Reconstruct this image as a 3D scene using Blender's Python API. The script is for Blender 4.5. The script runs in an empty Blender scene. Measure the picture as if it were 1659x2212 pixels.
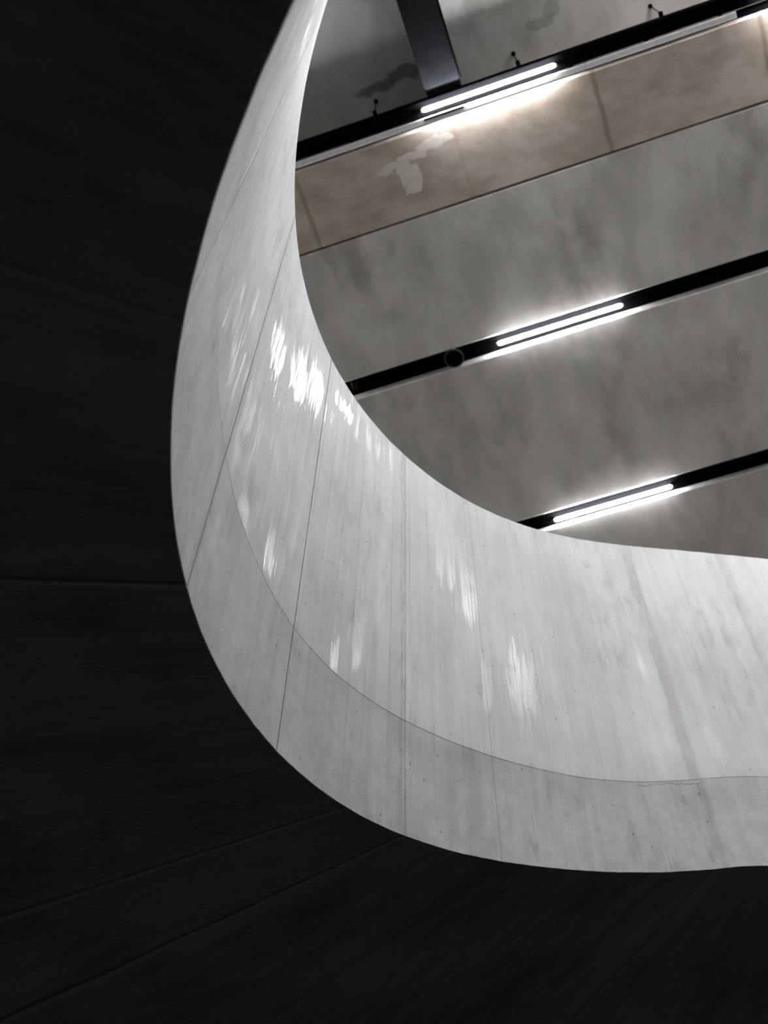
import bpy, bmesh, math, random
from mathutils import Vector, Matrix, noise

sc = bpy.context.scene
COL = sc.collection
random.seed(7)
EYE = 1.6                      # camera height above the lower floor (m); heights below are given above the eye

# ---------------------------------------------------------------- camera, world, exposure
cam = bpy.data.cameras.new('camera')
cam.sensor_fit = 'VERTICAL'; cam.sensor_height = 24.0; cam.sensor_width = 18.0
cam.lens = 24.0 * 2900.0 / 2212.0
cam.clip_start = 0.02
cam.dof.use_dof = True
cam.dof.focus_distance = 4.2
cam.dof.aperture_fstop = 2.9
camo = bpy.data.objects.new('camera', cam); COL.objects.link(camo)
zen = Vector((45.5, 1456.0, 2900.0)).normalized()      # where «straight up» lies in the camera's own axes (right, up, forward)
fwd = Vector((0, 0, 1)); ey = (fwd - zen * fwd.dot(zen)).normalized()
ex = ey.cross(zen)
if ex.x < 0: ex = -ex
right = Vector((ex.x, ey.x, zen.x)); up = Vector((ex.y, ey.y, zen.y)); fw = Vector((ex.z, ey.z, zen.z))
camo.matrix_world = Matrix(((right.x, up.x, -fw.x, 0), (right.y, up.y, -fw.y, 0), (right.z, up.z, -fw.z, EYE), (0, 0, 0, 1)))
sc.camera = camo

w = bpy.data.worlds.new('world'); sc.world = w; w.use_nodes = True
w.node_tree.nodes['Background'].inputs[0].default_value = (0.9, 0.95, 1.0, 1)
w.node_tree.nodes['Background'].inputs[1].default_value = 0.0
sc.view_settings.view_transform = 'Standard'
sc.view_settings.look = 'None'
sc.view_settings.gamma = 1.0
sc.view_settings.use_curve_mapping = False
sc.view_settings.exposure = 3.12
TUBE_STRENGTH = 40.0
sc.cycles.use_denoising = True
sc.cycles.max_bounces = 6
sc.cycles.diffuse_bounces = 5
sc.cycles.use_adaptive_sampling = True
sc.cycles.adaptive_threshold = 0.03
sc.cycles.sample_clamp_indirect = 4.0

# ---------------------------------------------------------------- helpers
def tag(o, label=None, cat=None, group=None, kind=None):
    if label: o['label'] = label
    if cat: o['category'] = cat
    if group: o['group'] = group
    if kind: o['kind'] = kind
    return o

def empty(name, loc=(0, 0, 0), rz=0.0):
    o = bpy.data.objects.new(name, None); COL.objects.link(o)
    o.empty_display_size = 0.1
    o.location = loc; o.rotation_euler = (0, 0, rz)
    return o

def obj(name, bm, mat, parent=None, smooth=None):
    """link a bmesh as one mesh object; smooth = angle above which an edge stays sharp"""
    bm.normal_update()
    if smooth is not None:
        for f in bm.faces: f.smooth = True
        for e in bm.edges:
            e.smooth = not (len(e.link_faces) == 2 and e.calc_face_angle(0) > smooth)
    me = bpy.data.meshes.new(name); bm.to_mesh(me); bm.free()
    me.materials.append(mat)
    o = bpy.data.objects.new(name, me); COL.objects.link(o)
    if parent: o.parent = parent
    return o

def box(bm, x0, x1, y0, y1, z0, z1, ch=0.0):
    """box; ch chamfers its edges"""
    r = bmesh.ops.create_cube(bm, size=1.0, matrix=Matrix.Translation(((x0 + x1) / 2, (y0 + y1) / 2, (z0 + z1) / 2)) @ Matrix.Diagonal((x1 - x0, y1 - y0, z1 - z0, 1)))
    if ch:
        es = list({e for v in r['verts'] for e in v.link_edges})
        bmesh.ops.bevel(bm, geom=es, offset=ch, segments=1, affect='EDGES')

def lathe(bm, prof, M, n=24):
    """turn a list of (radius, height) about the local z axis"""
    rings = []
    for r, z in prof:
        if r < 1e-6: rings.append([bm.verts.new(M @ Vector((0, 0, z)))])
        else: rings.append([bm.verts.new(M @ Vector((r * math.cos(2 * math.pi * k / n), r * math.sin(2 * math.pi * k / n), z))) for k in range(n)])
    for a, b in zip(rings, rings[1:]):
        for k in range(n):
            l = (k + 1) % n
            q = [a[k % len(a)], a[l % len(a)], b[l % len(b)], b[k % len(b)]]
            q = list(dict.fromkeys(q))
            if len(q) > 2: bm.faces.new(q)
    bmesh.ops.recalc_face_normals(bm, faces=bm.faces)

class NT:
    """small helper for node materials"""
    def __init__(s, name):
        s.m = bpy.data.materials.new(name); s.m.use_nodes = True
        s.t = s.m.node_tree; s.b = s.t.nodes['Principled BSDF']
    def new(s, kind, **kw):
        n = s.t.nodes.new(kind)
        for k, v in kw.items(): setattr(n, k, v)
        return n
    def link(s, a, b): s.t.links.new(a, b)
    def put(s, sock, v):
        if hasattr(v, 'is_output'): s.link(v, sock)
        else: sock.default_value = v
    def math(s, op, a, b=0.0, c=None, clamp=False):
        n = s.new('ShaderNodeMath', operation=op, use_clamp=clamp)
        s.put(n.inputs[0], a); s.put(n.inputs[1], b)
        if c is not None: s.put(n.inputs[2], c)
        return n.outputs[0]
    def coords(s, kind='UV'): return s.new('ShaderNodeTexCoord').outputs[kind]
    def scale(s, v, sx, sy, sz=1.0, off=(0, 0, 0)):
        n = s.new('ShaderNodeMapping'); s.link(v, n.inputs[0])
        n.inputs['Scale'].default_value = (sx, sy, sz); n.inputs['Location'].default_value = off
        return n.outputs[0]
    def noise(s, v, scale=1.0, detail=4.0, rough=0.55, dist=0.0):
        n = s.new('ShaderNodeTexNoise'); s.link(v, n.inputs['Vector'])
        n.inputs['Scale'].default_value = scale; n.inputs['Detail'].default_value = detail
        n.inputs['Roughness'].default_value = rough; n.inputs['Distortion'].default_value = dist
        return n.outputs[0]
    def voro(s, v, scale, feature='F1', rnd=1.0, dim='3D', out='Distance'):
        n = s.new('ShaderNodeTexVoronoi', feature=feature, voronoi_dimensions=dim)
        if dim == '1D': s.put(n.inputs['W'], v)
        else: s.link(v, n.inputs['Vector'])
        n.inputs['Scale'].default_value = scale; n.inputs['Randomness'].default_value = rnd
        return n.outputs[out]
    def ramp(s, v, lo, hi, a=0.0, b=1.0, smooth=True):
        n = s.new('ShaderNodeMapRange', interpolation_type='SMOOTHSTEP' if smooth else 'LINEAR')
        s.put(n.inputs[0], v); n.inputs[1].default_value = lo; n.inputs[2].default_value = hi
        n.inputs[3].default_value = a; n.inputs[4].default_value = b
        return n.outputs[0]
    def mix(s, f, a, b, mode='MIX'):
        n = s.new('ShaderNodeMix', data_type='RGBA', blend_type=mode)
        s.put(n.inputs[0], f)
        for k, v in ((6, a), (7, b)):
            if hasattr(v, 'is_output'): s.link(v, n.inputs[k])
            else: n.inputs[k].default_value = (*v, 1) if len(v) == 3 else v
        return n.outputs[2]
    def grey(s, v):
        n = s.new('ShaderNodeCombineColor')
        for k in range(3): s.put(n.inputs[k], v)
        return n.outputs[0]
    def sep(s, v):
        n = s.new('ShaderNodeSeparateXYZ'); s.link(v, n.inputs[0]); return n.outputs
    def bump(s, h, strength=0.2, dist=0.01):
        n = s.new('ShaderNodeBump'); s.link(h, n.inputs['Height'])
        n.inputs['Strength'].default_value = strength; n.inputs['Distance'].default_value = dist
        s.link(n.outputs[0], s.b.inputs['Normal'])
    def finish(s, color=None, rough=None, spec=None, metal=None):
        for k, v in (('Base Color', color), ('Roughness', rough), ('Specular IOR Level', spec), ('Metallic', metal)):
            if v is None: continue
            if hasattr(v, 'is_output'): s.link(v, s.b.inputs[k])
            else: s.b.inputs[k].default_value = (*v, 1) if isinstance(v, tuple) else v
        return s.m
    def near(s, x, at, half, soft):
        """1 within half of at, falling to 0 over soft"""
        d = s.math('ABSOLUTE', s.math('SUBTRACT', x, at))
        return s.ramp(d, half, half + soft, 1.0, 0.0)

# ---------------------------------------------------------------- the plan of the stair well
# inner wall face, clockwise from the near end: x, y in metres from the viewer, then the heights above eye level
# of the wall's lower edge, of the crease between the two casts, and of the wall's top
PROFILE = [
    (-0.143, 0.202, 1.916, 2.633, 6.626),
    (-0.154, 0.223, 1.938, 2.656, 6.644),
    (-0.167, 0.251, 1.961, 2.678, 6.656),
    (-0.183, 0.283, 1.983, 2.701, 6.661),
    (-0.201, 0.321, 2.005, 2.723, 6.660),
    (-0.219, 0.363, 2.028, 2.745, 6.652),
    (-0.239, 0.409, 2.050, 2.768, 6.640),
    (-0.259, 0.459, 2.072, 2.790, 6.623),
    (-0.279, 0.511, 2.095, 2.812, 6.602),
    (-0.298, 0.566, 2.117, 2.835, 6.578),
    (-0.316, 0.624, 2.139, 2.857, 6.552),
    (-0.334, 0.683, 2.162, 2.879, 6.506),
    (-0.362, 0.794, 2.203, 2.920, 6.226),
    (-0.384, 0.904, 2.242, 2.960, 6.014),
    (-0.399, 1.014, 2.282, 2.999, 5.850),
    (-0.409, 1.124, 2.321, 3.028, 5.723),
    (-0.413, 1.234, 2.361, 3.056, 5.625),
    (-0.410, 1.341, 2.400, 3.082, 5.553),
    (-0.401, 1.447, 2.439, 3.105, 5.500),
    (-0.387, 1.550, 2.479, 3.125, 5.464),
    (-0.366, 1.651, 2.519, 3.146, 5.441),
    (-0.340, 1.751, 2.560, 3.170, 5.433),
    (-0.309, 1.849, 2.604, 3.199, 5.438),
    (-0.274, 1.947, 2.652, 3.235, 5.455),
    (-0.233, 2.045, 2.702, 3.277, 5.480),
    (-0.187, 2.140, 2.754, 3.324, 5.512),
    (-0.137, 2.233, 2.808, 3.374, 5.544),
    (-0.081, 2.322, 2.861, 3.426, 5.575),
    (-0.021, 2.407, 2.915, 3.479, 5.606),
    (0.043, 2.488, 2.970, 3.532, 5.635),
    (0.112, 2.565, 3.025, 3.584, 5.663),
    (0.185, 2.639, 3.081, 3.635, 5.690),
    (0.261, 2.709, 3.136, 3.684, 5.719),
    (0.341, 2.775, 3.193, 3.733, 5.749),
    (0.424, 2.839, 3.250, 3.780, 5.783),
    (0.511, 2.899, 3.307, 3.828, 5.820),
    (0.602, 2.958, 3.365, 3.877, 5.863),
    (0.696, 3.014, 3.423, 3.927, 5.911),
    (0.793, 3.068, 3.481, 3.980, 5.963),
    (0.894, 3.116, 3.538, 4.035, 6.014),
    (0.996, 3.159, 3.591, 4.088, 6.062),
    (1.100, 3.193, 3.641, 4.140, 6.101),
    (1.204, 3.221, 3.686, 4.189, 6.133),
    (1.310, 3.243, 3.730, 4.235, 6.160),
    (1.423, 3.273, 3.773, 4.288, 6.203),
    (1.540, 3.302, 3.816, 4.330, 6.246),
    (1.662, 3.333, 3.859, 4.373, 6.289),
    (1.789, 3.364, 3.902, 4.416, 6.332),
    (1.921, 3.396, 3.944, 4.459, 6.375),
    (2.060, 3.429, 3.987, 4.502, 6.418),
]

PROFILE += [(2.62, 3.48, 3.96, 4.46, 6.42), (3.25, 3.25, 3.75, 4.3, 6.4), (3.75, 2.55, 3.4, 4.0, 6.35), (3.92, 1.55, 3.05, 3.7, 6.3),
            (3.62, 0.45, 2.7, 3.4, 6.2), (3.02, -0.42, 2.5, 3.2, 6.3), (2.15, -0.92, 2.3, 3.05, 6.4), (1.25, -0.95, 2.15, 2.85, 6.5),
            (0.52, -0.66, 2.0, 2.72, 6.57), (0.06, -0.22, 1.92, 2.64, 6.6)]
N_FIT = 50
def catmull(P, closed=True, step=0.03):
    """resample a closed polyline of tuples at even steps of plan length"""
    n = len(P); out = []
    for i in range(n):
        a, b, c, d = P[i - 1], P[i], P[(i + 1) % n], P[(i + 2) % n]
        def dist(p, q): return max(1e-6, math.hypot(p[0] - q[0], p[1] - q[1])) ** 0.5
        t0 = 0; t1 = t0 + dist(a, b); t2 = t1 + dist(b, c); t3 = t2 + dist(c, d)
        m = max(2, int(math.hypot(c[0] - b[0], c[1] - b[1]) / 0.006))
        for k in range(m):
            t = t1 + (t2 - t1) * k / m
            q = []
            for j in range(len(a)):
                A1 = (t1 - t) / (t1 - t0) * a[j] + (t - t0) / (t1 - t0) * b[j]
                A2 = (t2 - t) / (t2 - t1) * b[j] + (t - t1) / (t2 - t1) * c[j]
                A3 = (t3 - t) / (t3 - t2) * c[j] + (t - t2) / (t3 - t2) * d[j]
                B1 = (t2 - t) / (t2 - t0) * A1 + (t - t0) / (t2 - t0) * A2
                B2 = (t3 - t) / (t3 - t1) * A2 + (t - t1) / (t3 - t1) * A3
                q.append((t2 - t) / (t2 - t1) * B1 + (t - t1) / (t2 - t1) * B2)
            out.append(q)
    acc = [0.0]
    for a, b in zip(out, out[1:] + out[:1]): acc.append(acc[-1] + math.hypot(a[0] - b[0], a[1] - b[1]))
    total = acc[-1]; m = int(total / step); res = []; j = 0
    def at(s):
        s %= total
        lo, hi = 0, len(out)
        while hi - lo > 1:
            mid = (lo + hi) // 2
            if acc[mid] <= s: lo = mid
            else: hi = mid
        f = (s - acc[lo]) / max(1e-9, acc[lo + 1] - acc[lo])
        a, b = out[lo], out[(lo + 1) % len(out)]
        return [x + (y - x) * f for x, y in zip(a, b)]
    return at, total, out, acc
def smooth01(x, a, b):
    t = max(0.0, min(1.0, (x - a) / (b - a))); return t * t * (3 - 2 * t)
AT, LOOP, _RAW, _ACC = catmull(PROFILE)
def u_of_bearing(deg):
    """distance along the wall at which it passes a bearing from the viewer (within the stretch in view)"""
    best, bu = 9, 0
    u = 0.0
    while u < 4.6:
        p = AT(u); d = abs(math.degrees(math.atan2(p[0], p[1])) - deg)
        if d < best: best, bu = d, u
        u += 0.003
    return bu
def normal_out(u):
    a, b = AT(u - 0.03), AT(u + 0.03)
    t = Vector((b[0] - a[0], b[1] - a[1])).normalized()
    return Vector((-t.y, t.x))                       # away from the well
def column(u):
    """the wall's section at u: lower edge, crease, top as 3-D points, outward normal"""
    x, y, hb, hc, ht = AT(u)
    lean = (0.022 + 0.026 * smooth01(u, 1.6, 2.6)) * smooth01(u, 0.75, 1.5) * (1 - smooth01(u, 4.4, 5.2))    # the lower cast slopes back under the upper one
    k = 1 - lean / max(0.3, math.hypot(x, y))
    n = normal_out(u)
    jag = 0.0022 * noise.noise((u * 22, 0, 1)) + 0.0016 * noise.noise((u * 60, 3, 1))
    jag2 = 0.003 * noise.noise((u * 14, 9, 4)) + 0.0012 * noise.noise((u * 70, 5, 2))
    return (Vector((x, y, hb + jag)), Vector((x * k, y * k, hc * k)), Vector((x * k, y * k, ht * k + jag2)), n, lean)

U_A = u_of_bearing(-6.95); U_B = u_of_bearing(2.03); U_2 = u_of_bearing(-16.1); U_T = u_of_bearing(-25.9)
U_D = u_of_bearing(8.05); U_C = u_of_bearing(21.0); U_E = u_of_bearing(28.0)

# where shutter film left the face shiny: place along the wall, height above the crease, half sizes
FILM = [(u_of_bearing(b), h, rx, ry) for b, h, rx, ry in (
    (-13.6, 1.22, 0.09, 0.26), (-10.5, 1.50, 0.12, 0.28), (-8.3, 1.68, 0.09, 0.28), (-4.7, 1.88, 0.10, 0.09), (-13.0, 0.06, 0.06, 0.09), (-9.7, 0.17, 0.06, 0.16),
    (-1.9, 0.27, 0.05, 0.17), (-3.5, 0.08, 0.03, 0.12), (5.8, 1.36, 0.11, 0.36), (7.3, 1.06, 0.09, 0.28), (10.75, 0.54, 0.10, 0.30), (8.2, 0.43, 0.03, 0.2), (19.3, 0.21, 0.10, 0.22),
    (22.9, 0.22, 0.06, 0.15), (19.8, 0.78, 0.025, 0.18))]

# ---------------------------------------------------------------- materials
def cast_concrete(name, lower=False):
    """pale smooth-shuttered concrete; UV = metres along the wall, metres above the crease"""
    k = NT(name); uv = k.coords('UV'); x, y, _ = k.sep(uv)
    wob = k.math('MULTIPLY', k.math('SUBTRACT', k.noise(k.scale(uv, 1.2, 2.5), 1, 3), 0.5), 0.02)
    xw = k.math('ADD', x, wob)
    cloud = k.noise(k.scale(uv, 2.2, 1.0), 1, 5, 0.6)
    streak = k.noise(k.scale(uv, 20, 0.9), 1, 4, 0.6)
    fine = k.noise(k.scale(uv, 140, 9), 1, 3, 0.6)
    grit = k.noise(k.scale(uv, 160, 160), 1, 3, 0.6)
    v = k.math('ADD', k.ramp(cloud, 0.3, 0.7, -0.065, 0.055), k.ramp(streak, 0.25, 0.75, -0.04, 0.04))
    v = k.math('ADD', v, k.ramp(fine, 0.2, 0.8, -0.02, 0.02))
    v = k.math('ADD', v, k.ramp(grit, 0.2, 0.8, -0.025, 0.025))
    base = 0.575
    v = k.math('ADD', v, base)
    # thin board lines, broken up along their height
    e = k.voro(xw, 9.0, 'DISTANCE_TO_EDGE', 1.0, '1D')
    gate = k.ramp(k.noise(k.scale(uv, 5, 1.2), 1, 3), 0.42, 0.58)
    line = k.math('MULTIPLY', k.ramp(e, 0.006, 0.02, 1.0, 0.0), gate)
    line = k.math('MULTIPLY', line, k.ramp(x, U_D, U_C, *((0.6, 0.4) if lower else (1.0, 0.45))))
    v = k.math('SUBTRACT', v, k.math('MULTIPLY', line, 0.19))
    e2 = k.voro(k.math('ADD', x, 3.7), 17.0, 'DISTANCE_TO_EDGE', 1.0, '1D')
    gate2 = k.ramp(k.noise(k.scale(uv, 6, 2.4, 1, (4, 7, 0)), 1, 3), 0.53, 0.63)
    pale = k.math('MULTIPLY', k.ramp(e2, 0.008, 0.022, 1.0, 0.0), gate2)
    v = k.math('ADD', v, k.math('MULTIPLY', pale, 0.10))  # glint of these pale lines, put into the colour as well
    # stains that run down the joints, and the shading of one strip
    ragged = k.noise(k.scale(uv, 60, 9), 1, 5, 0.7)
    def stain_shade(v, at, half, soft, amt, lo=0.3, hi=0.7):
        return k.math('SUBTRACT', v, k.math('MULTIPLY', k.math('MULTIPLY', k.near(xw, at, half, soft), k.ramp(ragged, lo, hi)), amt))
    v = stain_shade(v, U_B - 0.012, 0.008, 0.018, 0.16)
    v = stain_shade(v, U_B - 0.05, 0.035, 0.008, 0.06 if lower else 0.02, 0.0, 0.3)  # shading of the raised strip beside the joint, put into the colour
    v = stain_shade(v, U_C, 0.02, 0.03, 0.08)
    v = stain_shade(v, U_E, 0.015, 0.03, 0.06)
    v = stain_shade(v, U_2, 0.006, 0.03, 0.07)
    v = stain_shade(v, U_A, 0.004, 0.015, 0.07)
    # grime just under / over the crease, smears and mottling
    smear = k.math('MULTIPLY', k.ramp(k.noise(k.scale(uv, 2.0, 1.4, 1, (7, 3, 0)), 1, 3), 0.48, 0.64), k.ramp(k.noise(k.scale(uv, 16, 3.2, 1, (2, 9, 0)), 1, 5, 0.65), 0.46, 0.64))
    v = k.math('SUBTRACT', v, k.math('MULTIPLY', smear, 0.085))
    if lower:
        mott = k.noise(k.scale(uv, 16, 13), 1, 6, 0.7)
        v = k.math('ADD', v, k.ramp(mott, 0.3, 0.7, -0.05, 0.05))
        g1 = k.math('MULTIPLY', k.ramp(y, -0.30, -0.01), k.ramp(k.noise(k.scale(uv, 4, 3), 1, 6, 0.7), 0.36, 0.68))
        v = k.math('SUBTRACT', v, k.math('MULTIPLY', g1, 0.14))
        v = k.math('SUBTRACT', v, k.math('MULTIPLY', k.math('MULTIPLY', k.ramp(x, U_B, U_B + 0.03), k.ramp(x, U_B + 0.5, U_C + 0.2, 1, 0.5)), 0.045))  # whole band darker past the joint, easing off farther on
    else:
        v = k.math('SUBTRACT', v, k.math('MULTIPLY', k.math('MULTIPLY', k.ramp(y, 0.0, 0.05, 1, 0), k.ramp(ragged, 0.4, 0.7)), 0.08))
    if lower:                                         # hairline crack just under the crease
        cy = k.math('ADD', y, k.math('MULTIPLY', k.math('SUBTRACT', k.noise(k.scale(uv, 9, 1), 1, 6, 0.75), 0.5), 0.09))
        ck = k.math('MULTIPLY', k.near(cy, -0.018, 0.0008, 0.002), k.near(x, U_C - 0.12, 0.13, 0.05))
        v = k.math('SUBTRACT', v, k.math('MULTIPLY', ck, 0.26))
    # bug holes and small oval blotches
    def spots(scale, sy, r0, r1, keep):
        m = k.scale(uv, scale, sy)
        d = k.voro(m, 1.0, 'F1', 1.0, '2D'); c = k.sep(k.voro(m, 1.0, 'F1', 1.0, '2D', 'Color'))[0]
        return k.math('MULTIPLY', k.ramp(d, r0, r1, 1.0, 0.0), k.math('GREATER_THAN', c, keep))
    holes = spots(15, 9, 0.035, 0.07, 0.93)
    blot = k.math('MULTIPLY', spots(5.5, 2.6, 0.07, 0.16, 0.90), k.ramp(k.noise(k.scale(uv, 40, 22), 1, 4, 0.7), 0.35, 0.6))
    v = k.math('SUBTRACT', v, k.math('MULTIPLY', holes, 0.25))
    v = k.math('SUBTRACT', v, k.math('MULTIPLY', blot, 0.10))
    tint = k.mix(k.ramp(k.noise(k.scale(uv, 3.5, 1.2, 1, (2, 2, 0)), 1, 4), 0.35, 0.7), (1.0, 0.985, 0.975), (0.985, 0.985, 1.0))
    col = k.mix(1.0, k.grey(v), tint, 'MULTIPLY')
    for at, half, soft, amt in ((U_C, 0.018, 0.014, 0.2 if lower else 0.45), (U_E, 0.012, 0.03, 0.3), (U_2, 0.005, 0.02, 0.3)):
        m = k.math('MULTIPLY', k.near(k.math('ADD', xw, k.math('MULTIPLY', k.math('SUBTRACT', ragged, 0.5), 0.03)), at, half, soft), k.ramp(k.noise(k.scale(uv, 12, 2.2, 1, (3, 6, 0)), 1, 5, 0.65), 0.34, 0.60))
        col = k.mix(k.math('MULTIPLY', m, amt), col, (0.36, 0.325, 0.295))
    # shutter film left shiny in ragged upright patches
    px = k.math('ADD', x, k.math('MULTIPLY', k.math('SUBTRACT', k.noise(k.scale(uv, 40, 4), 1, 4, 0.65), 0.5), 0.10))
    py = k.math('ADD', y, k.math('MULTIPLY', k.math('SUBTRACT', k.noise(k.scale(uv, 34, 4, 1, (4, 4, 0)), 1, 4, 0.65), 0.5), 0.45))
    patch = None
    for at, cy, rx, ry in FILM:
        d = k.math('ADD', k.math('POWER', k.math('DIVIDE', k.math('SUBTRACT', px, at), rx), 2.0), k.math('POWER', k.math('DIVIDE', k.math('SUBTRACT', py, cy), ry), 2.0))
        e = k.ramp(d, 0.1, 1.5, 1.0, 0.0)
        patch = e if patch is None else k.math('MAXIMUM', patch, e)
    strip = k.noise(k.scale(uv, 30, 1.5, 1, (1, 8, 0)), 1, 5, 0.62)
    hair = k.noise(k.scale(uv, 75, 2.2, 1, (6, 2, 0)), 1, 4, 0.6)
    film = k.ramp(k.math('ADD', k.math('ADD', k.math('MULTIPLY', patch, 0.36), k.math('MULTIPLY', strip, 1.0)), k.math('MULTIPLY', hair, 0.9)), 1.12, 1.32)
    shine = k.math('MULTIPLY', film, k.ramp(patch, 0.0, 0.35))
    shine = k.math('MAXIMUM', shine, k.math('MULTIPLY', k.math('MULTIPLY', k.ramp(k.noise(k.scale(uv, 3.0, 1.3, 1, (5, 1, 0)), 1, 4, 0.6), 0.50, 0.60), k.ramp(strip, 0.48, 0.60)), 0.5))
    if lower: shine = k.math('MULTIPLY', shine, 0.3)
    rough = k.math('SUBTRACT', 0.70, k.math('MULTIPLY', shine, 0.40))
    rough = k.math('MAXIMUM', 0.15, k.math('SUBTRACT', rough, k.math('MULTIPLY', pale, 0.45)))
    h = k.math('ADD', k.math('MULTIPLY', grit, 0.35), k.math('MULTIPLY', k.math('ADD', hair, strip), 0.8))
    h = k.math('SUBTRACT', h, k.math('MULTIPLY', holes, 2.0))
    k.bump(h, 0.16, 0.006)
    return k.finish(col, rough, k.math('ADD', 0.10, k.math('MULTIPLY', shine, 0.10)))

def slab_concrete(name, ca, cb, cloud_amt=0.45, marks=()):
    """slab soffit: object coordinates in metres (x along the slots, y across)"""
    k = NT(name); p = k.coords('Object')
    a = k.noise(k.scale(p, 1.3, 1.0), 1.2, 4, 0.55)
    b = k.noise(k.scale(p, 4.2, 1.7, 1, (3, 1, 0)), 1.1, 4, 0.55, 0.6)
    g = k.noise(p, 90, 3, 0.6)
    f = k.math('ADD', k.math('MULTIPLY', k.ramp(a, 0.34, 0.66), 0.5), k.math('MULTIPLY', k.ramp(b, 0.35, 0.66), 0.5))
    col = k.mix(f, ca, cb)
    d = k.math('MULTIPLY', k.ramp(k.noise(k.scale(p, 1.6, 1.1, 1, (9, 4, 0)), 1.0, 3, 0.5), 0.46, 0.66), k.ramp(k.noise(k.scale(p, 5.5, 2.6, 1, (1, 4, 0)), 1.0, 4, 0.6), 0.36, 0.62))
    col = k.mix(k.math('MULTIPLY', d, cloud_amt), col, tuple(c * t for c, t in zip(ca, (0.46, 0.43, 0.41))))
    if marks:
        x, y, z = k.sep(p)
        xx = k.math('ADD', x, k.math('MULTIPLY', k.math('SUBTRACT', k.noise(p, 6, 5, 0.6), 0.5), 0.22))
        yy = k.math('ADD', y, k.math('MULTIPLY', k.math('SUBTRACT', k.noise(k.scale(p, 1, 1, 1, (5, 5, 0)), 6, 5, 0.6), 0.5), 0.16))
        for cx, cy, rx, ry, amt in marks:
            d = k.math('ADD', k.math('POWER', k.math('DIVIDE', k.math('SUBTRACT', xx, cx), rx), 2.0), k.math('POWER', k.math('DIVIDE', k.math('SUBTRACT', yy, cy), ry), 2.0))
            col = k.mix(k.math('MULTIPLY', k.ramp(d, 0.5, 1.4, 1, 0), amt), col, (0.10, 0.095, 0.088))
    col = k.mix(0.10, col, k.grey(g), 'OVERLAY')
    k.bump(g, 0.1, 0.004)
    return k.finish(col, 0.72, 0.3)

def brown_slab():
    """tan stained panels with cross joints and a pale lime bloom"""
    k = NT('tan_concrete'); p = k.coords('Object'); x, y, z = k.sep(p)
    a = k.noise(k.scale(p, 2.0, 3.0), 1.2, 6, 0.6)
    g = k.noise(p, 110, 3, 0.6)
    col = k.mix(k.ramp(a, 0.32, 0.68), (0.36, 0.30, 0.247), (0.51, 0.447, 0.395))
    c2 = k.ramp(k.noise(k.scale(p, 5, 7, 1, (2, 8, 0)), 1.0, 5, 0.6), 0.45, 0.7)
    col = k.mix(k.math('MULTIPLY', c2, 0.35), col, (0.27, 0.20, 0.145))
    wig = k.math('ADD', x, k.math('MULTIPLY', k.math('SUBTRACT', k.noise(p, 6, 3), 0.5), 0.03))
    for at, amt in ((-1.33, 0.5), (-0.235, 0.16), (0.715, 0.6), (1.80, 0.6), (2.88, 0.6), (-2.42, 0.5)):
        col = k.mix(k.math('MULTIPLY', k.near(wig, at, 0.004, 0.022), amt), col, (0.16, 0.115, 0.085))
    # lime bloom: a hooked patch with a hard, ragged edge
    nx = k.math('MULTIPLY', k.math('SUBTRACT', k.noise(p, 9, 5, 0.65), 0.5), 0.13)
    ny = k.math('MULTIPLY', k.math('SUBTRACT', k.noise(k.scale(p, 1, 1, 1, (5, 5, 0)), 9, 5, 0.65), 0.5), 0.13)
    xx = k.math('ADD', x, nx); yy = k.math('ADD', y, ny)
    m = None
    for cx, cy, rx, ry in ((-0.59, 1.95, 0.078, 0.09), (-0.63, 1.86, 0.05, 0.06), (-0.72, 1.835, 0.10, 0.024), (-0.56, 1.80, 0.10, 0.03), (-0.40, 1.765, 0.10, 0.035), (-0.30, 1.76, 0.05, 0.03), (-0.62, 2.02, 0.045, 0.03)):
        d = k.math('ADD', k.math('POWER', k.math('DIVIDE', k.math('SUBTRACT', xx, cx), rx), 2.0), k.math('POWER', k.math('DIVIDE', k.math('SUBTRACT', yy, cy), ry), 2.0))
        e = k.ramp(d, 0.8, 1.15, 1, 0)
        m = e if m is None else k.math('MAXIMUM', m, e)
    m = k.math('MULTIPLY', m, k.ramp(k.noise(p, 30, 4, 0.7), 0.3, 0.55, 0.45, 0.8))
    col = k.mix(m, col, (0.66, 0.62, 0.58))
    col = k.mix(0.10, col, k.grey(g), 'OVERLAY')
    k.bump(g, 0.1, 0.004)
    return k.finish(col, 0.7, 0.3)

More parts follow.
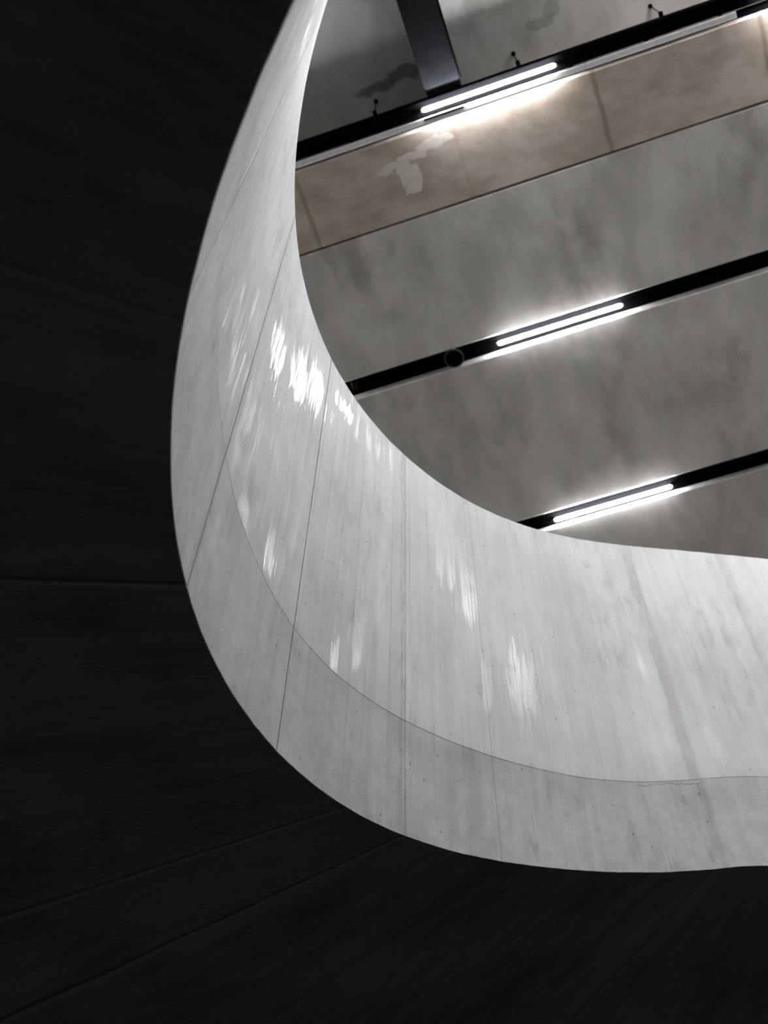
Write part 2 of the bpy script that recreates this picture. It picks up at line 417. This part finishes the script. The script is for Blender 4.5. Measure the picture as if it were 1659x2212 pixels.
def soffit_concrete(seams):
    k = NT('dark_soffit_concrete'); uv = k.coords('UV'); x, y, _ = k.sep(uv)
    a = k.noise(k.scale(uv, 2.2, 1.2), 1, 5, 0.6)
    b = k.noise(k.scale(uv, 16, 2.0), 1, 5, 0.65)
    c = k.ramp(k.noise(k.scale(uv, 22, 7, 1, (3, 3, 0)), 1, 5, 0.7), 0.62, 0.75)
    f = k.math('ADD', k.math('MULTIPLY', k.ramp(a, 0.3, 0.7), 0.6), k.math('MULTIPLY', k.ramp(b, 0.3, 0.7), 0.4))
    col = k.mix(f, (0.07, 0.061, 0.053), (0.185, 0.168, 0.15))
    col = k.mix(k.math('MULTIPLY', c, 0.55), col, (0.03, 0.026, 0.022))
    wig = k.math('ADD', x, k.math('MULTIPLY', k.math('SUBTRACT', k.noise(k.scale(uv, 3, 5), 1, 3), 0.5), 0.012))
    for s, amt in seams:
        col = k.mix(k.math('MULTIPLY', k.near(wig, s, 0.002, 0.005), amt), col, (0.02, 0.017, 0.015))
        col = k.mix(k.math('MULTIPLY', k.near(wig, s + 0.012, 0.002, 0.008), amt * 0.3), col, (0.42, 0.38, 0.34))
    k.bump(k.math('ADD', b, k.math('MULTIPLY', c, -0.5)), 0.3, 0.01)
    return k.finish(col, 0.7, 0.3)

def plain(name, col, rough=0.5, spec=0.5, metal=0.0, var=0.15, scale=25):
    k = NT(name); p = k.coords('Object')
    n = k.ramp(k.noise(p, scale, 4, 0.6), 0.3, 0.7)
    c = k.mix(n, tuple(v * (1 - var) for v in col), tuple(v * (1 + var) for v in col))
    return k.finish(c, k.ramp(n, 0, 1, rough * 0.85, min(1, rough * 1.15), False), spec, metal)

def glowing(name, strength):
    k = NT(name)
    k.b.inputs['Emission Color'].default_value = (0.97, 0.985, 1.0, 1)
    k.b.inputs['Emission Strength'].default_value = strength
    return k.finish((0.9, 0.9, 0.9), 0.3)

M_WALL = cast_concrete('pale_cast_concrete'); M_BAND = cast_concrete('pale_cast_concrete_lower', True)
M_SLAB = slab_concrete('grey_slab_concrete', (0.40, 0.386, 0.365), (0.58, 0.565, 0.54))
M_UPPER = slab_concrete('upper_slab_concrete', (0.34, 0.335, 0.325), (0.46, 0.455, 0.44), 0.5, ((-0.65, 1.40, 0.17, 0.045, 0.75), (-0.46, 1.36, 0.10, 0.05, 0.75), (0.50, 1.34, 0.10, 0.05, 0.5), (0.60, 1.28, 0.05, 0.06, 0.45)))
M_BROWN = brown_slab()
M_BLACK = plain('black_painted_metal', (0.0018, 0.0018, 0.0021), 0.9, 0.0)
M_BEAM = plain('dark_blue_black_paint', (0.0034, 0.0038, 0.0054), 0.45, 0.16)
M_STRIP = plain('grey_white_metal', (0.72, 0.71, 0.71), 0.5, 0.4, 0.0, 0.06)
M_TUBE = glowing('lit_fluorescent_glass', TUBE_STRENGTH)
M_CAP = plain('grey_lamp_cap', (0.45, 0.45, 0.46), 0.35, 0.5, 0.6)
M_FLOOR = plain('pale_floor_concrete', (0.50, 0.49, 0.475), 0.6, 0.4, 0, 0.2, 3)  # unseen floor, kept pale to bounce light up onto the lower band
M_SIDE = plain('grey_wall_concrete', (0.30, 0.29, 0.28), 0.75, 0.3, 0, 0.2, 2)

# ---------------------------------------------------------------- the balustrade
THICK = 0.18
def panel_mesh(u0, u1, lower):
    bm = bmesh.new(); uvl = bm.loops.layers.uv.new('UVMap')
    m = max(3, int((u1 - u0) / 0.02)); cols = []
    for i in range(m + 1):
        u = u0 + (u1 - u0) * i / m
        B, Cr, T, n, lean = column(u); n3 = Vector((n.x, n.y, 0))
        pts = []
        if lower:
            nv = 8
            for j in range(nv + 1):
                p = B.lerp(Cr + n3 * (0.022 * lean), j / nv); pts.append((p, p.z - Cr.z))
            pts.append((Cr + n3 * THICK, 0.1)); pts.append((B + n3 * 0.002 + Vector((0, 0, 0.0)), -0.7))
        else:
            nv = 28; top = T - Vector((0, 0, 0.010))
            for j in range(nv + 1):
                p = Cr.lerp(top, j / nv); pts.append((p, p.z - Cr.z))
            pts.append((T + n3 * 0.008, T.z - Cr.z + 0.01)); pts.append((T + n3 * THICK, T.z - Cr.z + 0.18)); pts.append((Cr + n3 * THICK, 0.0))
        cols.append([(bm.verts.new(p + Vector((0, 0, EYE))), (u, v)) for p, v in pts])
    np_ = len(cols[0])
    for a, b in zip(cols, cols[1:]):
        for j in range(np_):
            q = [a[j], b[j], b[(j + 1) % np_], a[(j + 1) % np_]]
            f = bm.faces.new([v for v, _ in q])
            for l, (_, t) in zip(f.loops, q): l[uvl].uv = t
    for c in (cols[0], cols[-1]):
        f = bm.faces.new([v for v, _ in c])
        for l, (_, t) in zip(f.loops, c): l[uvl].uv = t
    bmesh.ops.recalc_face_normals(bm, faces=bm.faces)
    return bm

bal = tag(empty('balustrade', (1.7, 1.2, EYE + 2.0)), 'pale curved concrete balustrade sweeping round the open stair well', 'balustrade')
def under(o, root):
    o.parent = root; o.matrix_parent_inverse = Matrix.Translation(-root.location); return o
GAP = {0: 0.0022, 1: 0.0028, 2: 0.0026, 3: 0.0010, 4: 0.0007}
cuts = [U_T, U_2, U_A, U_B, U_D, U_D + 1.9, U_D + 3.4, U_D + 5.0, U_D + 6.6, U_D + 8.1]
cuts = [c for c in cuts if c < U_T + LOOP - 0.6] + [U_T + LOOP]
for i, (a, b) in enumerate(zip(cuts, cuts[1:])):
    ga, gb = GAP.get(i, 0.001), GAP.get(i + 1, 0.0016)
    under(obj('wall_panel', panel_mesh(a + ga, b - gb, False), M_WALL, smooth=math.radians(28)), bal)
    under(obj('lower_band', panel_mesh(a + ga, b - gb, True), M_BAND, smooth=math.radians(28)), bal)

# ---------------------------------------------------------------- the dark underside round the well, outer wall, floor
FAN = [(-36, 213), (-25.2, 197.4), (-16.2, 180.0), (-2.0, 156.2), (1.85, 147.5), (7.5, 134.0), (15, 128.0), (21, 120.0), (31, 108.0)]
def fan_dir(u):
    p = AT(u); n = normal_out(u); nn = math.degrees(math.atan2(n.y, n.x))
    az = math.degrees(math.atan2(p[0], p[1]))
    if u > 4.75: return Vector((n.x, n.y, 0))
    az = max(-36, min(31, az))
    for (a, x), (b, y) in zip(FAN, FAN[1:]):
        if a <= az <= b: ang = x + (y - x) * (az - a) / (b - a)
    k = max(smooth01(u, 3.7, 4.7), 1 - smooth01(u, 0.0, 0.25))
    nn = nn % 360
    ang = ang + (nn - ang) * k
    return Vector((math.cos(math.radians(ang)), math.sin(math.radians(ang)), 0))
OUT = 4.4
def soffit_mesh():
    bm = bmesh.new(); uvl = bm.loops.layers.uv.new('UVMap'); m = int(LOOP / 0.04); cols = []
    vs = [0.0, 0.15, 0.4, 0.8, 1.4, 2.2, 3.2, OUT]
    for i in range(m):
        u = LOOP * i / m; B, Cr, T, n, lean = column(u); d = fan_dir(u); n3 = Vector((n.x, n.y, 0))
        base = Vector((B.x, B.y, AT(u)[2] + 0.001))
        c = [(base + n3 * 0.0024 + d * v, v) for v in vs]
        c += [(base + n3 * 0.0024 + d * v + Vector((0, 0, 0.35)), v) for v in (OUT, 2.2, 0.8, 0.22)]
        cols.append([(bm.verts.new(p + Vector((0, 0, EYE))), (u, v)) for p, v in c])
    for i, a in enumerate(cols):
        b = cols[(i + 1) % m]
        for j in range(len(a)):
            jj = (j + 1) % len(a)
            q = [a[j], b[j], b[jj], a[jj]]
            f = bm.faces.new([v for v, _ in q])
            for l, (_, t), first in zip(f.loops, q, (1, 0, 0, 1)): l[uvl].uv = t if first or i < m - 1 else (LOOP, t[1])
    bmesh.ops.recalc_face_normals(bm, faces=bm.faces)
    return bm
seams = [(u_of_bearing(b), a) for b, a in ((-25.2, 0.25), (-16.2, 0.7), (-1.97, 0.6), (1.85, 0.65), (7.5, 0.3), (20.5, 0.35))]
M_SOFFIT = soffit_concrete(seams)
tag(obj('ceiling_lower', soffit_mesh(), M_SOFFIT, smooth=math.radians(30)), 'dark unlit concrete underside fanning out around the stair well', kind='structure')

CEIL = 9.0                                              # slab soffits above the eye
rim = []
for i in range(90):
    u = LOOP * i / 90; p = AT(u); d = fan_dir(u); rim.append((p[0] + d.x * (OUT + 0.01), p[1] + d.y * (OUT + 0.01)))
bm = bmesh.new()
lo = [bm.verts.new((x, y, 0)) for x, y in rim]; hi = [bm.verts.new((x, y, EYE + CEIL + 0.3)) for x, y in rim]
for i in range(90): bm.faces.new((lo[i], lo[(i + 1) % 90], hi[(i + 1) % 90], hi[i]))
tag(obj('wall_outer', bm, M_SIDE, smooth=1.0), 'plain grey concrete wall enclosing the hall', kind='structure')
bm = bmesh.new(); box(bm, -7, 9.5, -7.5, 9.5, -0.2, 0.0)
tag(obj('floor', bm, M_FLOOR), 'unseen pale concrete floor of the lower hall', kind='structure')

# ---------------------------------------------------------------- the slotted ceiling: local x runs along the slots, y across them
TURN = math.radians(-20.3)
Z0 = EYE + CEIL
def ceil_obj(name, boxes, mat, parent=None, ch=0.0):
    bm = bmesh.new()
    for b in boxes: box(bm, *b, ch)
    o = obj(name, bm, mat, parent)
    if parent is None: o.rotation_euler = (0, 0, TURN); o.location = (0, 0, Z0)
    return o
S0, S1 = -6.5, 8.0
slabs = [('ceiling', 2.205, 3.172, 0.0, 0.35, M_SLAB, 'grey stained ceiling slab between the tan panel and the middle light slot'),
         ('ceiling', 3.312, 4.635, 0.0, 0.35, M_SLAB, 'grey stained ceiling slab between the middle and far light slots'),
         ('ceiling', 4.772, 6.20, 0.0, 0.35, M_SLAB, 'grey ceiling slab past the far light slot'),
         ('ceiling', 6.34, 10.0, 0.0, 0.35, M_SLAB, 'grey ceiling slab over the outer hall'),
         ('ceiling', 1.655, 2.195, 0.0, 0.75, M_BROWN, 'tan stained ceiling panel with a pale lime patch beside the white strip'),
         ('ceiling', 0.10, 1.66, 0.54, 0.75, M_UPPER, 'recessed upper ceiling crossed by the dark beam'),
         ('ceiling', -1.35, 0.10, 0.0, 0.75, M_SLAB, 'grey ceiling slab on the near side of the recess'),
         ('ceiling', -2.90, -1.49, 0.0, 0.35, M_SLAB, 'grey ceiling slab over the near end of the well'),
         ('ceiling', -9.0, -3.04, 0.0, 0.35, M_SLAB, 'grey ceiling slab over the near hall')]
for nm, n0, n1, z0, z1, m, lab in slabs:
    tag(ceil_obj(nm, [(S0, S1, n0, n1, z0, z1)], m, None, 0.008), lab, kind='structure')
# narrow dark backing above the panel seam and the slots
for n0, n1, z in ((2.19, 2.21, 0.02), ):
    tag(ceil_obj('trim_1', [(S0, S1, n0, n1, z, z + 0.02)], M_BLACK), 'dark seam between the tan panel and the grey slab', kind='structure')

def on_ceiling(name, s, n, z=0.0):
    """an Empty placed in the ceiling's frame"""
    v = Matrix.Rotation(TURN, 3, 'Z') @ Vector((s, n, z)); return empty(name, (v.x, v.y, Z0 + z), TURN)

def rim_span(n):
    """how far along a slot the hall reaches: where the line at n meets the outer wall"""
    R = Matrix.Rotation(-TURN, 3, 'Z'); q = [R @ Vector((x, y, 0)) for x, y in rim]; hit = []
    for a, b in zip(q, q[1:] + q[:1]):
        if (a.y - n) * (b.y - n) < 0: hit.append(a.x + (b.x - a.x) * (n - a.y) / (b.y - a.y))
    return max(min(hit) + 0.15, S0), min(max(hit) - 0.15, S1)

def channel(n0, n1, z0, z1, label, rods=(), group=None, clip=None):
    t = tag(on_ceiling('light_channel', 0, n0), label, 'channel', group)
    c0, c1 = rim_span(n0)
    bm = bmesh.new(); box(bm, c0, c1, 0, n1 - n0, z0, z1, 0.002); obj('trunking', bm, M_BLACK, t)
    for s, n in rods:
        bm = bmesh.new(); lathe(bm, [(0, z0 + 0.02), (0.0035, z0 + 0.02), (0.0035, 0.52), (0, 0.52)], Matrix.Translation((s, n - n0, 0)), 10)
        r = obj('hanger_rod', bm, M_BLACK, t)
        bm = bmesh.new(); lathe(bm, [(0, 0.515), (0.010, 0.515), (0.015, 0.525), (0.015, 0.54), (0, 0.54)], Matrix.Translation((s, n - n0, 0)), 16)
        obj('anchor', bm, M_BLACK, r)
        bm = bmesh.new(); box(bm, s - 0.014, s + 0.014, n - n0 - 0.012, n - n0 + 0.03, z1, z1 + 0.012, 0.002); obj('bracket', bm, M_BLACK, r)
    if clip:
        bm = bmesh.new(); box(bm, clip - 0.03, clip + 0.02, 0.02, 0.075, z0 - 0.03, z0, 0.004); obj('connector', bm, M_BEAM, t)
    return t
channel(1.493, 1.590, 0.02, 0.12, 'black lighting channel hung on rods below the recess, beside the white strip', ((-0.70, 1.475), (0.284, 1.475), (1.233, 1.475)))
channel(3.176, 3.309, 0.066, 0.2, 'black lighting channel with a round fixture, between two grey slabs', clip=-1.44)
channel(4.639, 4.769, 0.045, 0.2, 'black lighting channel farthest from the dark beam, partly behind the balustrade')
for n in (6.20, -1.49, -3.04):
    channel(n + 0.004, n + 0.136, 0.066, 0.2, 'black lighting channel in a slot out of view', group='channels out of view')

# white strips along the edge of the tan panel
def strip(s0, s1, label, clip=False):
    t = tag(on_ceiling('edge_strip', s0, 1.593), label, 'trim strip')
    bm = bmesh.new(); box(bm, 0, s1 - s0, -0.003, 0.036, -0.030, -0.024, 0.002); obj('face', bm, M_STRIP, t)
    for x in [s1 - s0 - 0.08] + [q - s0 for q in (-0.9, 1.1) if s0 < q < s1]:
        bm = bmesh.new(); box(bm, x - 0.012, x + 0.012, 0.004, 0.010, -0.024, 0.10); obj('bracket', bm, M_BLACK, t)
    if clip:
        bm = bmesh.new(); box(bm, -0.40 - s0, -0.13 - s0, 0.0, 0.014, -0.036, -0.030, 0.002); obj('cable_clip', bm, M_BLACK, t)
strip(-4.0, 0.682, 'long grey-white edge strip passing under the lit tube beside the tan panel', True)
strip(0.685, 1.66, 'short grey-white edge strip ending with a cut end past the lit tube')
tag(ceil_obj('gap_shade_sheet', [(S0, S1, 1.600, 1.652, 0.06, 0.07)], M_BLACK), 'black sheet standing in for the shaded gap behind the white strip', kind='structure')  # black sheet put in for the shade of the gap

# ---------------------------------------------------------------- fluorescent tubes
def tube_meshes(L=0.89, r=0.0135):
    X = Matrix.Rotation(math.pi / 2, 4, 'Y')
    g = bmesh.new(); lathe(g, [(0, -L / 2), (r * .6, -L / 2), (r, -L / 2 + r * .5), (r, L / 2 - r * .5), (r * .6, L / 2), (0, L / 2)], X, 16)
    return g
def cap_mesh(x, sgn, r=0.0135):
    X = Matrix.Rotation(math.pi / 2, 4, 'Y'); b = bmesh.new()
    a, c = (x, x + sgn * 0.012)
    lathe(b, [(0, a), (r * .8, a), (r * .8, c), (0, c)], X, 16); return b
def make_tube():
    t = empty('fluorescent_tube'); L = 0.89
    obj('glass_tube', tube_meshes(L), M_TUBE, t, 0.6)
    for sgn in (-1, 1):
        c = obj('end_cap', cap_mesh(sgn * L / 2, sgn), M_CAP, t, 0.6)
        bm = bmesh.new(); x = sgn * (L / 2 + 0.006); box(bm, x - 0.005, x + 0.005, -0.008, 0.008, 0.0, 0.041, 0.001); obj('lamp_holder', bm, M_BLACK, t)
    return t
def copy_tree(o, parent=None):
    c = o.copy(); COL.objects.link(c); c.parent = parent
    for ch in list(o.children): copy_tree(ch, c)
    return c
proto = make_tube(); first = True
def put_tube(s, n, z, label, group=None):
    global first
    o = proto if first else copy_tree(proto); first = False
    v = Matrix.Rotation(TURN, 3, 'Z') @ Vector((s, n, 0)); o.location = (v.x, v.y, Z0 + z); o.rotation_euler = (0, 0, TURN)
    tag(o, label, 'lamp')
    if group: o['group'] = group
    elif 'group' in o.keys(): del o['group']
put_tube(0.055, 1.540, -0.026, 'lit fluorescent tube beside the end of the dark beam, whitening the tan panel')
put_tube(0.068, 3.236, 0.002, 'lit fluorescent tube in the middle slot, near the round black fixture')
put_tube(0.075, 4.709, 0.002, 'lit fluorescent tube in the far slot, lowest and nearest the balustrade top')
for n, z, pitch, ks in ((1.540, -0.026, 2.2, (-1, 1, 2, 3)), (3.236, 0.002, 2.2, (-1, 1, 2)), (4.709, 0.002, 2.2, (-1, 1, 2)), (6.27, 0.008, 2.2, (0, 1)),  # rows carried on unseen; the first row's last tube is added for light
                        (-1.42, 0.008, 1.1, (0, 1, 2, 3, 4, 5)), (-2.97, 0.008, 1.1, (2,))):  # unseen rows added for more light on the wall face
    for k in ks:
        put_tube(0.065 + pitch * k, n, z, 'unseen lit fluorescent tube in a continued or added slot row', 'tubes out of view')

put_tube(1.75, 0.135, 0.14, 'unseen lit fluorescent tube in a continued or added slot row', 'tubes out of view')  # unseen lamp added to brighten the recess right of the beam

# ---------------------------------------------------------------- round fixture, dark beam
t = tag(on_ceiling('round_fixture', -0.706, 3.240, 0), 'round black fixture set in the middle lighting channel', 'fixture')
bm = bmesh.new(); lathe(bm, [(0, -0.012), (0.050, -0.012), (0.056, -0.008), (0.058, 0.0655), (0, 0.0655)], Matrix.Identity(4), 40); obj('housing', bm, M_BLACK, t, 0.5)
bm = bmesh.new(); lathe(bm, [(0.058, -0.006), (0.066, -0.010), (0.070, -0.002), (0.066, 0.006), (0.058, 0.004)], Matrix.Identity(4), 40); obj('rim', bm, plain('dark_grey_rim', (0.009, 0.009, 0.0095), 0.4, 0.3), t, 0.9)

t = tag(on_ceiling('steel_beam', -0.215, 0.10, 0), 'dark blue-black steel beam crossing the recess to the tube', 'beam')
k = 9.05 / 9.0
x0, x1 = (-0.340 * k + 0.215), (-0.094 * k + 0.215); yN = 1.424 * k - 0.10
bm = bmesh.new(); box(bm, x0, x1, 0.0, yN, 0.05, 0.068, 0.003); obj('bottom_flange', bm, M_BEAM, t)
bm = bmesh.new(); box(bm, x0 + 0.004, x1 - 0.012, 0.0, yN + 0.20, 0.085, 0.54, 0.004); obj('box_section', bm, M_BEAM, t)
bm = bmesh.new(); box(bm, x1 - 0.006, x1 + 0.006, 0.0, yN, 0.045, 0.10, 0.002); obj('edge_angle', bm, M_BLACK, t)
bm = bmesh.new(); box(bm, x0 + 0.004, x0 + 0.02, 0.0, yN, 0.068, 0.086); obj('packing', bm, M_BLACK, t)
